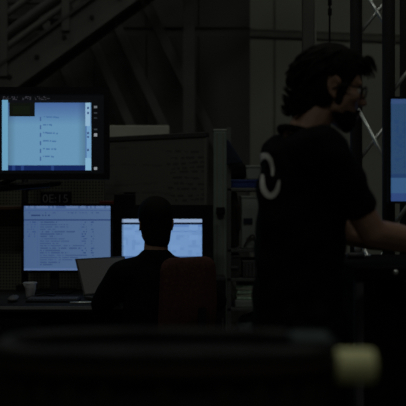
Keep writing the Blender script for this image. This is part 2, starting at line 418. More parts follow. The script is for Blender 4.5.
# bent hose on the case
bm = bmesh.new()
pts = [Vector((PX(244 + 12 * math.sin(a * .5), D0 - .02), D0 - .005, z + 0.012 + 0.075 * math.sin(a))) for a in [i * math.pi / 10 for i in range(11)]]
tube(bm, pts, 0.006, 8); tag(obj('hose', bm, M_DGREY, None, True), 'short bent grey hose in front of the equipment case', 'hose')
z = LV[2]
c1 = crate('drawer_box', 'dark grey drawer box on the middle shelf beside the profile post', 'box', 229, 240, D0 + .01, D1 - .04, z, z + 0.14, M_DGREY)
obj('handle', bx(-.02, .02, -.16, -.15, .06, .075), M_SHELF, c1)
c2 = crate('parts_bin', 'grey parts bin with ribbed front beside the drawer box', 'bin', 243, 262, D0 + .01, D1 - .04, z, z + 0.11, M_SHELF)
for k in range(5): obj('rib', bx(-.05 + k * .022, -.042 + k * .022, -.158, -.149, .01, .09), M_DGREY, c2)
z = LV[1]
crate('flat_box', 'flat pale box under the green papers on the lower shelf', 'box', 235, 262, D0 + .01, D1 - .04, z, z + 0.045, M_WHITE, False)
for k in range(5):
    t = obj('paper_stack', bx(-.085, .085, -.11, .11, 0, 0.018, 0.003, 1), M_GREENP if k % 2 == 0 else M_PAPER)
    t.location = (PX(249, 5.1) + rr.uniform(-.012, .012), 5.10 + rr.uniform(-.01, .01), z + 0.047 + k * 0.0185); t.rotation_euler = (0, 0, rr.uniform(-.08, .08))
    tag(t, ['lowest pad of the green paper pile on the flat box', 'cream paper pad second from the bottom of the pile', 'green paper pad in the middle of the pile',
            'cream paper pad just under the top of the pile', 'topmost green paper pad of the pile'][k], 'paper', 'paper pile on the lower shelf')
tag(new_obj('cloth_roll', blob('cloth_roll', [[ell((PX(230.5, 5.0), 5.02, z + .04), (.02, .03, .038)), ell((PX(230.5, 5.0), 5.15, z + .04), (.02, .03, .035))]], 0.006, 3), M_DGREY, None, True),
    'grey rolled cloth beside the green paper pile', 'cloth')
z = LV[0]
me = blob('plastic_bag', [[ell((-.09, 0, .09), (.05, .08, .085)), ell((.10, 0, .10), (.06, .09, .095)), ell((.0, 0, .22), (.09, .06, .05))],
                          [ell((-.06, -.05, .16), .06)], [ell((.08, -.05, .14), .07)], [ell((.01, -.07, .08), .055)]], 0.010, 2)
for v in me.vertices: v.co += Vector((math.sin(v.co.z * 70 + v.co.x * 40), math.sin(v.co.x * 90), math.sin(v.co.x * 60 + v.co.y * 50))) * 0.006
o = new_obj('plastic_bag', me, M_GREYBAG, None, True); o.location = (PX(252, 5.1), 5.11, z + 0.004)
tag(o, 'crumpled grey plastic bag on the bottom shelf', 'bag')

# ------------------------------------------------------------------ desk, pegboard, shelf ledge
DZ = 0.75; DX0, DX1, DY0, DY1 = -1.75, 0.03, 3.88, 4.62
t = thing('desk', 'long dark grey desk with a pale front edge under the monitors', 'desk', ((DX0 + DX1) / 2, (DY0 + DY1) / 2, 0))
ox, oy = (DX0 + DX1) / 2, (DY0 + DY1) / 2
obj('desktop', bx(DX0 - ox, DX1 - ox, DY0 - oy + .004, DY1 - oy, DZ - 0.03, DZ, 0.003, 1), M_DESK, t)
obj('edge_band', bx(DX0 - ox, DX1 - ox, DY0 - oy, DY0 - oy + .004, DZ - 0.016, DZ - .001), M_PEDGE, t)
for x in (DX0 + .03, DX1 - .08):
    for y in (DY0 + .03, DY1 - .08): obj('leg', bx(x - ox, x + .05 - ox, y - oy, y + .05 - oy, 0, DZ - .03), M_BLACKM, t)
obj('modesty_panel', bx(DX0 - ox + .08, DX1 - ox - .08, DY1 - oy - .03, DY1 - oy - .01, .25, DZ - .03), M_BLACKM, t)
t = thing('drawer_pedestal', 'black drawer pedestal under the left half of the desk', 'cabinet', (-1.05, 4.2, 0))
obj('body', bx(-.25, .25, -.26, .26, .03, .70, .004, 1), M_BLACKM, t)
for z0 in (.05, .27, .49):
    d_ = obj('drawer', bx(-.24, .24, -.275, -.26, z0, z0 + .2, .003, 1), M_BLACK, t); obj('handle', bx(-.06, .06, -.287, -.275, z0 + .14, z0 + .155), M_DGREY, d_)
obj('plinth', bx(-.23, .23, -.24, .24, 0, .03), M_BLACK, t)

t = thing('narrow_cabinet', 'narrow black cabinet between the desk end and the profile post', 'cabinet', (.095, 4.5, 0))
obj('body', bx(-.036, .03, -.10, .11, .02, .838, .004, 1), M_BLACKM, t)
d_ = obj('door', bx(-.034, .028, -.112, -.10, .04, .83, .003, 1), M_BLACK, t); obj('handle', bx(.01, .018, -.122, -.112, .5, .62), M_DGREY, d_)
obj('plinth', bx(-.03, .025, -.09, .1, 0, .02), M_BLACK, t)

D = 4.72
t = thing('pegboard', 'perforated pegboard standing at the back of the desk', 'pegboard', (-1.15, D, 0))
obj('panel', bx(-.75, PX(104, D) + 1.15, 0, .012, .3, 1.62), M_PEG, t)
for x in (-.74, -.1, PX(104, D) + 1.15 - .03): obj('frame_post', bx(x, x + .03, .012, .04, 0, 1.62), M_STEELD, t)
t = thing('wall_ledge', 'narrow brown wooden ledge fixed across the pegboard', 'ledge', (-1.15, D, 0))
lz = PZ(206, 4.66)
obj('board', bx(-.75, PX(137, D) + 1.15, -.12, 0, lz - .022, lz, .003, 1), M_BROWN, t)
for x in (-.6, -.2, .4): obj('bracket', bx(x, x + .02, -.09, 0, lz - .08, lz - .022), M_BLACKM, t)
# digital clock on the ledge
t = thing('digital_clock', 'black digital clock with grey figures on the brown ledge', 'clock', (PX(56, 4.63), 4.635, lz))
cw = 15 * 4.63 / F
obj('case', bx(-cw, cw, -.02, .025, 0, .085, .006), M_BLACK, t)
cu = bpy.data.curves.new('t', 'FONT'); cu.body = '0E:15'; cu.size = .068; cu.align_x = 'CENTER'; cu.extrude = .0008
to = bpy.data.objects.new('t', cu); COL.objects.link(to); dg = bpy.context.evaluated_depsgraph_get(); dg.update()
me = bpy.data.meshes.new_from_object(to.evaluated_get(dg)); bpy.data.objects.remove(to)
o = new_obj('clock_figures', me, M_CLK, t); o.location = (0, -.0212, .02); o.rotation_euler = (R(90), 0, 0)
# black and red tool case on the ledge
t = thing('tool_case', 'black tool case with a dark red side on the brown ledge end', 'case', (PX(124, 4.64), 4.655, lz))
obj('body', bx(-.055, .063, -.04, .04, 0, .07, .006), M_BLACK, t); obj('side_panel', bx(-.14, -.056, -.035, .035, 0, .03, .004), M_RED, t)
obj('lid', bx(.0, .063, -.04, .04, .07, .082, .004), M_BLACK, t)

# ------------------------------------------------------------------ monitors
def hsh(*a):
    x = math.sin(sum(v * k for v, k in zip(a, (12.9898, 78.233, 37.719)))) * 43758.5453
    return x - math.floor(x)
def tv_paint(x, y):
    c = (3, 4, 6)
    if 96.5 <= y < 101 and 3 < x < 50 and hsh(int(x * 1.3), int(y), 1) > 0.6 and (x < 18 or 22 < x < 31 or 35 < x): c = (46, 46, 52)
    if 93.9 <= x <= 97.0:
        for yy, h_, b in ((107, 1.0, 105), (113, .8, 50), (118, .8, 40), (129.3, .8, 55), (135, 1.7, 140), (168.3, 1.4, 140)):
            if abs(y - yy) < h_: c = (b, b + 5, b + 10)
    if 2 <= x <= 91.3 and 100 <= y <= 170.2:
        if x < 8: c = (104, 158, 190)
        elif y < 102.5: c = (8, 10, 16)
        elif 9.5 <= x <= 35 and y <= 116.5: c = (9, 13, 8) if not (13 < x < 30 and 106 < y < 114) else (13, 19, 9)
        elif x > 85.5:
            if y < 126: c = (140, 178, 206) if x < 90.5 else (90, 130, 170)
            elif y < 158: c = (112, 158, 196) if x > 86.5 else (80, 118, 165)
            else: c = (128, 175, 206)
            if x < 88.8 and x > 87 and any(abs(y - q) < 1 for q in (108, 113, 133, 137, 150)): c = (60, 85, 130)
        elif y > 165.4: c = (16, 36, 88) if hsh(int(x / 3), 2, 3) < .85 else (34, 60, 118)
        else:
            t_ = min(1, max(0, (y - 103) / 22)); s = .5 + .5 * math.sin(y * .5)
            c = tuple(a + (b - a) * t_ for a, b in zip((70, 102, 156), (100, 147, 180)))
            edge = min(1, (x - 8) / 8, (85.5 - x) / 8); k = .84 + .16 * max(0, edge); c = tuple(v * k for v in c)
            for q, l in ((117, 20), (125, 14), (133, 19), (141, 16), (149, 16), (156.5, 14)):
                if abs(y - q - (x - 50) * .05) < .7 and 43 < x < 40 + l and hsh(int(x), q, 5) > .2: c = (70, 110, 158)
                if 0 <= y - q < 4 and 40 < x < 41.2: c = (66, 100, 150)
    return c
def mon_paint(x, y):
    c = (74, 100, 138)
    g = (x - 24) / 87; c = (c[0] - 4 + 8 * g, c[1] - 4 + 8 * g, c[2] - 3 + 6 * g)
    if y < 208.5: c = (92, 118, 160) if hsh(int(x / 2), 1, 1) > .25 else (70, 94, 138)
    elif y < 219:
        if abs(y - 210.5) < .6: c = (62, 88, 134)
        if abs(y - 215.3) < .6 and hsh(int(x / 1.5), 4, 1) > .5 and x < 50: c = (42, 62, 104)
        if abs(y - 212.7) < .5 and hsh(int(x / 1.5), 9, 1) > .6: c = (54, 78, 122)
    elif y < 220.6: c = (44, 66, 112)
    else:
        r = int((y - 221) / 2.35); ph = (y - 221) / 2.35 - r
        if y < 266 and .3 < ph < .78:
            e = 52 + 44 * hsh(r, 3, 2)
            if 40 < x < e and hsh(int(x / 1.3), r, 7) > .25: c = (56, 80, 120)
            elif (82 < x < 87 or 91 < x < 94) and hsh(int(x / 1.3), r, 8) > .45 and r < 15: c = (50, 76, 122)
        if 27 < x < 36 and y < 238 and .3 < ph < .8 and hsh(int(x), r, 11) > .5: c = (54, 80, 126)
        if abs(x - 37.5) < .3 or abs(x - 81) < .3: c = (66, 93, 140)
        if y > 268.5: c = (92, 116, 160)
    return c
def mon2_paint(x, y):
    c = (112, 149, 196)
    if y < 222.3: c = (140, 162, 194)
    elif y < 224.6: c = (10, 20, 40)
    else:
        if y < 227 and x > 150: c = (96, 132, 186)
        if abs(y - 231.5) < .5: c = (92, 128, 182)
        if hsh(int(x / 4), int(y / 2.5), 3) > .82: c = (105, 142, 190)
        if hsh(int(x / 9), int(y / 5), 5) > .85: c = (116, 153, 200)
        if y > 256: c = (80, 112, 160)
    if x < 123.4: c = tuple(v * .8 for v in c)
    return c
def mon3_paint(x, y):
    c = (42, 70, 104)
    if y < 104: c = (52, 76, 118)
    if 119 < y < 170 and 394 < x < 460 and hsh(int(x / 3), int(y / 2), 2) > .6: c = (38, 66, 104)
    if 174 < y < 178: c = (34, 60, 100)
    if y > 178: c = (54, 88, 128)
    if y > 193: c = (46, 70, 120)
    return c
def monitor(name, lab, px0, px1, py0, py1, sx0, sx1, sy0, sy1, D, paint, res=2, thick=.035, stand=True, base_z=DZ, rz=0.0, stand_px=None):
    """outer rectangle and screen rectangle in picture units at the distance D"""
    xc = PX((px0 + px1) / 2, D); zc = PZ((py0 + py1) / 2, D)
    t = thing(name, lab, 'monitor', (xc, D, base_z if stand else PZ(py1, D)), rz)
    zo = t.location.z; k = D / F
    X0, X1 = PX(px0, D) - xc, PX(px1, D) - xc; Z0, Z1 = PZ(py1, D) - zo, PZ(py0, D) - zo
    obj('casing', bx(X0, X1, 0.002, thick, Z0, Z1, .006), M_BLACK, t)
    a, b = PX(sx0, D) - xc, PX(sx1, D) - xc; c, d = PZ(sy1, D) - zo, PZ(sy0, D) - zo
    obj('bezel', bx(X0, a, -.004, .004, Z0, Z1), M_BLACK, t); obj('bezel', bx(b, X1, -.004, .004, Z0, Z1), M_BLACK, t)
    obj('bezel', bx(a, b, -.004, .004, Z0, c), M_BLACK, t); obj('bezel', bx(a, b, -.004, .004, d, Z1), M_BLACK, t)
    nx, ny = int((sx1 - sx0) * res), int((sy1 - sy0) * res)
    def pos(u, v): return (a + (b - a) * u, 0.0, d + (c - d) * v)
    me = grid_mesh('screen', nx, ny, pos, lambda u, v: lin(paint(sx0 + (sx1 - sx0) * u, sy0 + (sy1 - sy0) * v)))
    new_obj('screen', me, M_LIT, t)
    if stand:
        s = 0 if stand_px is None else PX(stand_px, D) - xc
        obj('stand_neck', bx(s - .022, s + .022, thick, thick + .03, 0.012, Z0 + .12, .004), mat('grey_stand', (.04, .04, .04), .5), t)
        obj('stand_base', bx(s - .11, s + .11, -.06, .14, 0, .012, .005), M_BLACK, t)
    return t
monitor('desk_monitor', 'black monitor on the desk showing a blue spreadsheet of text rows', 21.5, 112.5, 203.8, 273, 24, 110.5, 206, 270.3, 4.45, mon_paint, 2.2, stand_px=53)
monitor('desk_monitor', 'wide black bezelled monitor half hidden by the seated person', 113.2, 213, 205, 276, 122, 202, 219, 262, 4.50, mon2_paint, 2)
tv = monitor('arm_mounted_monitor', 'large black monitor on an arm above the desk with a pale blue window', -14, 109, 87, 179.5, -8, 104, 94, 173.5, 4.15, tv_paint, 2.2, .04, stand=False)
# the arm of the upper monitor, down to a pole clamped on the desk
ax, az = tv.location.x, tv.location.z
def rel(v): return (v[0] - ax, v[1] - 4.15, v[2] - az)
obj('mount_plate', bx(-.06, .06, .04, .055, .16, .28), M_BLACKM, tv)
bm = bmesh.new(); tube(bm, [rel((-1.02, 4.58, DZ + .002)), rel((-1.02, 4.58, 1.62))], .018, 12); obj('pole', bm, M_BLACKM, tv, True)
bm = bmesh.new(); tube(bm, [(0, .06, .22), (-.1, .1, .05), rel((-1.12, 4.36, 1.345))], .014, 8); obj('arm', bm, M_BLACKM, tv, True)
bm = bmesh.new(); tube(bm, [rel((-1.12, 4.36, 1.345)), rel((-.80, 4.45, 1.36)), rel((-1.02, 4.58, 1.33))], .014, 8); obj('arm', bm, M_BLACKM, tv, True)
bm = bmesh.new(); tube(bm, [rel((-1.15, 4.32, 1.325)), rel((-.83, 4.32, 1.35))], .017, 8); obj('cable_cover', bm, M_BLACKM, tv, True)
obj('clamp', bx(*[v for v in (-1.06 - ax, -.98 - ax, 4.54 - 4.15, 4.61 - 4.15, DZ + .001 - az, DZ + .03 - az)]), M_BLACKM, tv)

# ------------------------------------------------------------------ laptop on the desk
h0 = Vector((-.617, 4.15, DZ)); yaw = math.atan2(.66, .75)
t = thing('laptop', 'open laptop with a dim grey screen on the desk by the seated person', 'laptop', h0, yaw)
obj('base', bx(0, .32, -.215, .0, .002, .018, .004), M_DGREY, t)
obj('keyboard', bx(.02, .30, -.12, -.02, .018, .0195), M_BLACK, t)
obj('touchpad', bx(.11, .21, -.20, -.135, .018, .0188), M_KEY, t)
mt = Matrix.Translation((0, 0, .02)) @ Matrix.Rotation(R(-24), 4, 'X')
lid = obj('lid', bx(0, .32, 0, .008, 0, .205, .003, 1, mt), M_DGREY, t)
me = grid_mesh('display', 12, 8, lambda u, v: mt @ Vector((.008 + u * .304, -.0012, .008 + v * .188)), lambda u, v: lin((31, 31, 29)))
new_obj('display', me, M_LIT, lid)

# keyboard, mouse, cup, cable, pens
t = thing('keyboard', 'dark slim keyboard on the desk before the spreadsheet monitor', 'keyboard', (-.76, 4.07, DZ))
obj('tray', bx(-.13, .13, -.06, .06, 0, .012, .003), M_BLACK, t)
kb = bx(-.0072, .0072, -.0072, .0072, .012, .018); key0 = None
for r in range(5):
    for c in range(14):
        if key0 is None: key0 = obj('key', kb, M_KEY, t); o = key0
        else: o = bpy.data.objects.new('key', key0.data); COL.objects.link(o); o.parent = t
        o.location = (-.117 + c * .018, -.04 + r * .02, 0)
t = thing('computer_mouse', 'dark computer mouse left of the keyboard', 'mouse', (-.96, 4.05, DZ))
me = blob('shell', [[ell((0, -.02, .014), (.028, .03, .013)), ell((0, .02, .018), (.026, .028, .016))]], .004, 3); new_obj('shell', me, M_KEY, t, True)
obj('scroll_wheel', bx(-.003, .003, .03, .042, .03, .036, .001, 1), M_BLACK, t)
t = thing('plastic_cup', 'crumpled clear plastic cup standing on the desk', 'cup', (PX(30, 4.22), 4.22, DZ))
bm = bmesh.new(); lathe(bm, [(.001, .002), (.022, .0), (.024, .02), (.029, .05), (.034, .078), (.0325, .078), (.027, .05), (.0225, .02), (.02, .004), (.001, .004)], 18)
for v in bm.verts: v.co.x += .004 * math.sin(v.co.z * 140) ; v.co.y += .003 * math.sin(v.co.z * 90 + v.co.x * 80)
obj('shell', bm, M_CUP, t, True)
bm = bmesh.new(); lathe(bm, [(.0355, .074), (.0375, .078), (.0355, .082), (.0335, .078), (.0355, .074)], 18); obj('rim', bm, M_CUP, t, True)
bm = bmesh.new(); tube(bm, [(-.90, 4.10, DZ + .006), (-.86, 4.14, DZ + .02), (-.82, 4.12, DZ + .03), (-.79, 4.2, DZ + .012), (-.80, 4.32, DZ + .006)], .006, 8)
tag(obj('cable', bm, M_BLACK, None, True), 'black cable looping over the desk beside the cup', 'cable')
t = thing('metal_pen', 'silver pen lying on the desk beside the keyboard', 'pen', (-.60, 3.97, DZ))
bm = bmesh.new(); tube(bm, [(-.06, 0, .005), (.05, .01, .005)], .005, 8); obj('barrel', bm, M_ALU, t, True)
bm = bmesh.new(); tube(bm, [(.05, .01, .005), (.065, .0115, .003)], [.0045, .001], 8); obj('tip', bm, M_DGREY, t, True)

# ------------------------------------------------------------------ office chair
def office_chair(loc, rz):
    t = thing('office_chair', 'dark maroon fabric office chair with a rounded back behind the seated person', 'chair', loc, rz)
    # local: the sitter faces +y
    me = blob('backrest', [[ell((-.125, -.27, .62), (.035, .03, .04)), ell((.095, -.27, .62), (.035, .03, .04)),
                            ell((-.11, -.30, .965), (.055, .028, .055)), ell((.07, -.30, .965), (.055, .028, .055)), ell((-.015, -.31, .80), (.145, .03, .1))]], .009, 4)
    for v in me.vertices: v.co.x -= .022
    new_obj('backrest', me, M_CHAIR, t, True)
    me = blob('seat', [[ell((-.18, -.16, .41), (.05, .05, .035)), ell((.18, -.16, .41), (.05, .05, .035)), ell((-.18, .2, .41), (.05, .05, .032)), ell((.18, .2, .41), (.05, .05, .032))]], .012, 4)
    new_obj('seat', me, M_CHAIR, t, True)
    bm = bmesh.new(); tube(bm, [(0, -.1, .37), (0, -.30, .40), (0, -.335, .55), (0, -.345, .8)], .018, 10); obj('back_bar', bm, M_TROUS, t, True)
    bm = bmesh.new(); tube(bm, [(0, 0, .12), (0, 0, .38)], .028, 14); obj('gas_column', bm, M_BLACKM, t, True)
    for k in range(5):
        a = k * 2 * math.pi / 5 + .3; c, s = math.cos(a), math.sin(a)
        l = obj('leg', tube(bmesh.new(), [(0, 0, .12), (.3 * c, .3 * s, .075)], [.026, .016], 8), M_BLACKM, t, True)
        bm = bmesh.new(); tube(bm, [(.3 * c - .02 * s, .3 * s + .02 * c, .03), (.3 * c + .02 * s, .3 * s - .02 * c, .03)], .03, 12); obj('caster', bm, M_BLACK, l, True)
    return t
office_chair((-.20, 3.72, 0), R(35))

# ------------------------------------------------------------------ people
HS = 0.96
def head_hulls():
    h = [[ell((0, -.005, .045), (.076, .097, .085))], [ell((0, .045, .04), (.062, .05, .06))],
         [ell((0, .05, 0), (.06, .045, .05)), ell((0, .066, -.10), (.026, .024, .018)), ell((.05, .012, -.055), .02), ell((-.05, .012, -.055), .02)],
         [ell((0, .096, .024), (.008, .009, .01)), ell((0, .119, -.022), (.012, .011, .010))], [ell((.011, .104, -.027), .009), ell((-.011, .104, -.027), .009)],
         [ell((.035, .082, .03), (.02, .012, .009)), ell((-.035, .082, .03), (.02, .012, .009))],
         [ell((0, .098, -.058), (.022, .009, .006))], [ell((0, .096, -.070), (.019, .010, .007))],
         [ell((.042, .068, -.014), (.02, .02, .018))], [ell((-.042, .068, -.014), (.02, .02, .018))]]
    for s in (-1, 1):
        ring = [(.0, .014, .018), (.0, .0, .032), (.0, -.016, .026), (.0, -.02, .006), (.0, -.012, -.016), (.0, .004, -.03)]
        for a, b in zip(ring, ring[1:]):
            h.append([ell((s * .079, a[1] - .008, a[2]), (.008, .0065, .0065)), ell((s * .079, b[1] - .008, b[2]), (.008, .0065, .0065))])
        h.append([ell((s * .074, -.008, 0), (.006, .016, .026))])
    return h
def xf(hulls, mtx, s):
    return [[(mtx @ c, tuple(v * s for v in r)) for c, r in h] for h in hulls]
def hand_hulls(wrist, dirv, up, side):
    """palm with five bent fingers; dirv points to the finger tips, side to the thumb"""
    d, u, s = Vector(dirv).normalized(), Vector(up).normalized(), Vector(side).normalized()
    w = Vector(wrist); q = lambda a, b, c: w + d * a + s * b + u * c
    h = [[ell(q(.0, 0, 0), .022), ell(q(.03, .018, 0), .017), ell(q(.03, -.018, 0), .017)],
         [ell(q(.03, .022, 0), .014), ell(q(.03, -.022, 0), .014), ell(q(.085, .030, .004), .011), ell(q(.085, -.028, 0), .011)]]
    for off, L in ((.030, .068), (.010, .076), (-.010, .070), (-.028, .055)):
        p0, p1, p2, p3 = q(.085, off, .003), q(.085 + L * .48, off * 1.15, .004), q(.085 + L * .8, off * 1.2, -.008), q(.085 + L, off * 1.2, -.024)
        h += [[ell(p0, .0095), ell(p1, .009)], [ell(p1, .009), ell(p2, .008)], [ell(p2, .008), ell(p3, .007)]]
    t0, t1, t2 = q(.02, .028, -.004), q(.055, .052, -.008), q(.088, .056, -.014)
    h += [[ell(t0, .013), ell(t1, .0105)], [ell(t1, .0105), ell(t2, .008)]]
    return h
def hair_strands(mtx, rng, n, spread, long_back):
    bm = bmesh.new()
    for i in range(n):
        th = rng.uniform(-math.pi, math.pi); ph = rng.uniform(.05, 1.25)
        x, y, z = math.sin(ph) * math.sin(th), -math.sin(ph) * math.cos(th), math.cos(ph)
        if y > .45 and z < .75: continue
        p = Vector((x * .080, y * .100 - .005, z * .088 + .045))
        out = Vector((x, y, z)).normalized()
        flow = Vector((x * .35, -1.0 if y < .3 else -.2, -.75 if y < .2 else .35))
        if y > .3: flow = Vector((x * .4 + rng.uniform(-.3, .3), .5, .55))
        L = rng.uniform(.045, .085) * (1.3 if (y < -.2 and long_back) else 1)
        pts = []; rad = []; a = rng.uniform(0, 6.28); cur = rng.uniform(.3, 1.0)
        q = p.copy(); dirv = (out * .12 + (flow - out * flow.dot(out)).normalized()).normalized()
        for k in range(7):
            pts.append(mtx @ q); rad.append((.0105 * (1 - k / 7.5) + .0006) * HS)
            q = q + dirv * (L / 6) + Vector((math.sin(a + k * 1.3), math.cos(a * 1.7 + k * 1.1), math.sin(a * .6 + k * 1.6))) * .004 * cur * spread
            c = (q - Vector((0, -.005, .03)))
            dirv = (dirv + Vector((0, -.05, -.42 if y < .2 else -.35)) * .35).normalized()
            m_ = math.sqrt((c.x / .088) ** 2 + (c.y / .110) ** 2 + (c.z / .10) ** 2)
            if m_ < 1 and m_ > 0.01: q = Vector((0, -.005, .03)) + c / m_
        tube(bm, pts, rad, 5)
    return bm

# ---- standing person
ps = thing('person', 'standing person in a black t-shirt with a white emblem, leaning to a bench', 'person', (.285, 2.37, 0), R(-72))
hm = Matrix.Translation((0, .097, 1.584)) @ Matrix.Rotation(R(-9), 4, 'Z') @ Matrix.Rotation(R(-7), 4, 'X') @ Matrix.Scale(HS, 4)
wl = ps.matrix_world.copy()
W2L = (Matrix.Translation((.285, 2.37, 0)) @ Matrix.Rotation(R(-72), 4, 'Z')).inverted()
def L(v): return W2L @ Vector(v)
shR, shL = Vector((.165, .005, 1.395)), Vector((-.165, .02, 1.395))
elR = L((.478, 2.25, 1.165)); wrR = L((.70, 2.385, 1.125)); elL = L((.47, 2.62, 1.15)); wrL = L((.70, 2.63, 1.11))
def torso(k, hem=False):
    return [[ell((0, .0, 1.36), (.125 + k, .085 + k, .07 + k)), ell((0, .015, 1.22), (.135 + k, .10 + k, .09 + k))],
            [ell((0, .015, 1.22), (.135 + k, .10 + k, .09 + k)), ell((0, .0, 1.05), (.125 + k, .092 + k, .08 + k))],
            [ell((0, .0, 1.05), (.125 + k, .092 + k, .08 + k)), ell((0, -.005, .93), (.14 + k, .105 + k, .08 + k))],
            [ell((0, -.005, 1.39), (.06 + k, .055 + k, .04 + k)), ell((.15, .003, 1.395), .05 + k), ell((-.15, .012, 1.395), .05 + k)]]
body = xf(head_hulls(), hm, HS) + torso(0) + [
    [ell(hm @ Vector((0, -.02, -.04)), .052), ell((0, .0, 1.42), .060)],
    [ell(shR, .052), ell(shR.lerp(elR, .5), .046)], [ell(shR.lerp(elR, .5), .046), ell(elR, .040)], [ell(elR, .041), ell(elR.lerp(wrR, .35), .042)], [ell(elR.lerp(wrR, .35), .042), ell(wrR, .027)],
    [ell(shL, .052), ell(elL, .040)], [ell(elL, .040), ell(elL.lerp(wrL, .35), .041)], [ell(elL.lerp(wrL, .35), .041), ell(wrL, .027)]]
for s in (-1, 1):
    body += [[ell((s * .085, 0, .90), .078), ell((s * .095, .02, .50), .055)], [ell((s * .095, .02, .50), .054), ell((s * .097, -.015, .34), .054)],
             [ell((s * .097, -.015, .34), .054), ell((s * .10, -.02, .09), .035)], [ell((s * .10, -.02, .05), .034), ell((s * .105, .15, .035), (.035, .03, .022))]]
dR = (wrR - elR).normalized(); dL = (wrL - elL).normalized()
body += hand_hulls(wrR + dR * .015, (dR.x, dR.y, -.05), (0, 0, 1), Vector((0, 0, 1)).cross(dR)) + hand_hulls(wrL + dL * .015, (dL.x, dL.y, -.05), (0, 0, 1), -Vector((0, 0, 1)).cross(dL))
new_obj('body', blob('body', body, .0062, 2), M_SKIN, ps, True)
# t-shirt with loose sleeves
shv = torso(.026) + [[ell((0, -.003, 1.06), (.155, .125, .05)), ell((0, -.005, .90), (.165, .135, .05))], [ell((0, -.002, 1.31), (.15, .120, .08)), ell((0, -.003, 1.0), (.158, .130, .06))]]
for s_, e_ in ((shR, elR), (shL, elL)):
    shv += [[ell(s_ + Vector((0, -.005, -.012)), .066), ell(s_.lerp(e_, .4), .063)], [ell(s_.lerp(e_, .4), .063), ell(s_.lerp(e_, .62), .058)]]
sm = blob('tshirt', shv, .0075, 4)
for v in sm.vertices:
    c = v.co; w_ = .0035 * math.sin(c.z * 38 + c.x * 25 + 2 * math.sin(c.y * 20)) + .0025 * math.sin(c.z * 61 - c.y * 40)
    v.co += Vector((c.x, c.y, 0)).normalized() * w_
tee = new_obj('tshirt', sm, M_TEE, ps, True)
cb = []
for k in range(21):
    a = k * 2 * math.pi / 20; cb.append((.066 * math.cos(a), .008 + .064 * math.sin(a), 1.452 - .02 * math.sin(a)))
bm = bmesh.new(); tube(bm, cb, .011, 8); obj('collar', bm, M_TEE, tee, True)
# trousers and shoes
tr = [[ell((0, -.005, .98), (.15, .115, .03)), ell((0, -.005, .88), (.16, .125, .06))]]
for s in (-1, 1):
    tr += [[ell((s * .085, -.003, .88), (.098, .114, .075)), ell((s * .095, .015, .52), .072)], [ell((s * .095, .015, .52), .072), ell((s * .10, -.015, .11), .062)]]
new_obj('trousers', blob('trousers', tr, .010, 3), M_TROUS, ps, True)
for s in (-1, 1):
    me = blob('shoe', [[ell((s * .10, -.05, .045), (.045, .05, .043)), ell((s * .105, .06, .04), (.046, .06, .038)), ell((s * .108, .17, .03), (.046, .06, .028))], [ell((s * .10, -.03, .08), (.048, .055, .03))]], .008, 3)
    new_obj('shoe', me, M_BLACK, ps, True)
# hair, beard, glasses, eyes
rng = random.Random(11)
hh = [[ell((0, -.004, .062), (.084, .103, .094))], [ell((0, -.065, .0), (.07, .055, .08))], [ell((0, -.078, -.05), (.062, .042, .05)), ell((0, -.072, -.085), (.05, .035, .03))],
      [ell((0, .03, .11), (.06, .06, .035)), ell((0, .085, .098), (.04, .028, .022))], [ell((.055, -.035, .0), (.028, .04, .06))], [ell((-.055, -.035, .0), (.028, .04, .06))],
      [ell((.066, .028, .02), (.012, .012, .03)), ell((.068, .02, -.012), (.008, .009, .012))], [ell((-.066, .028, .02), (.012, .012, .03)), ell((-.068, .02, -.012), (.008, .009, .012))]]
hair = new_obj('hair', blob('hair', xf(hh, hm, HS), .006, 2), M_HAIR, ps, True)
obj('hair_strands', hair_strands(hm, rng, 420, 1.0, True), M_HAIR, hair, True)['kind'] = 'stuff'
bm = bmesh.new()
for k in range(46):          # curls flicking out at the nape, and a loose fringe
    a = rng.uniform(-1.2, 1.2); p = Vector((.065 * math.sin(a), -.062 - .05 * math.cos(a), rng.uniform(-.085, -.01)))
    d = Vector((math.sin(a) * .5, -.8, -.5)); pts = [hm @ (p + d * (.0045 * k2) + Vector((0, -.0006 * k2 * k2, .0016 * k2 * k2 - .004 * k2))) for k2 in range(6)]
    tube(bm, pts, [.006, .0058, .005, .004, .0028, .001], 5)
for k in range(30):
    p = Vector((rng.uniform(-.045, .05), rng.uniform(.06, .10), rng.uniform(.09, .12))); pts = []
    for k2 in range(6): pts.append(hm @ (p + Vector((rng.uniform(-.002, .002), .0085 * k2, .005 * k2 - .0022 * k2 * k2))))
    tube(bm, pts, [.006, .0058, .005, .004, .0025, .001], 5)
obj('loose_locks', bm, M_HAIR, hair, True)['kind'] = 'stuff'
bd = [[ell((0, .072, -.104), (.022, .020, .018)), ell((.046, .02, -.066), (.016, .02, .018))], [ell((0, .072, -.104), (.022, .020, .018)), ell((-.046, .02, -.066), (.016, .02, .018))],
      [ell((.05, .014, -.06), (.016, .016, .018)), ell((.063, .018, -.02), (.010, .012, .012))], [ell((-.05, .014, -.06), (.016, .016, .018)), ell((-.063, .018, -.02), (.010, .012, .012))],
      [ell((.0, .101, -.048), (.020, .007, .005)), ell((.027, .086, -.062), (.007, .008, .008))], [ell((.0, .101, -.048), (.020, .007, .005)), ell((-.027, .086, -.062), (.007, .008, .008))],
      [ell((.03, .074, -.07), (.014, .016, .012)), ell((.024, .075, -.098), (.014, .016, .012)), ell((.046, .03, -.06), (.012, .016, .014))], [ell((-.03, .074, -.07), (.014, .016, .012)), ell((-.024, .075, -.098), (.014, .016, .012)), ell((-.046, .03, -.06), (.012, .016, .014))]]
new_obj('beard', blob('beard', xf(bd, hm, HS), .004, 1), M_HAIR, ps, True)
gl = bmesh.new()
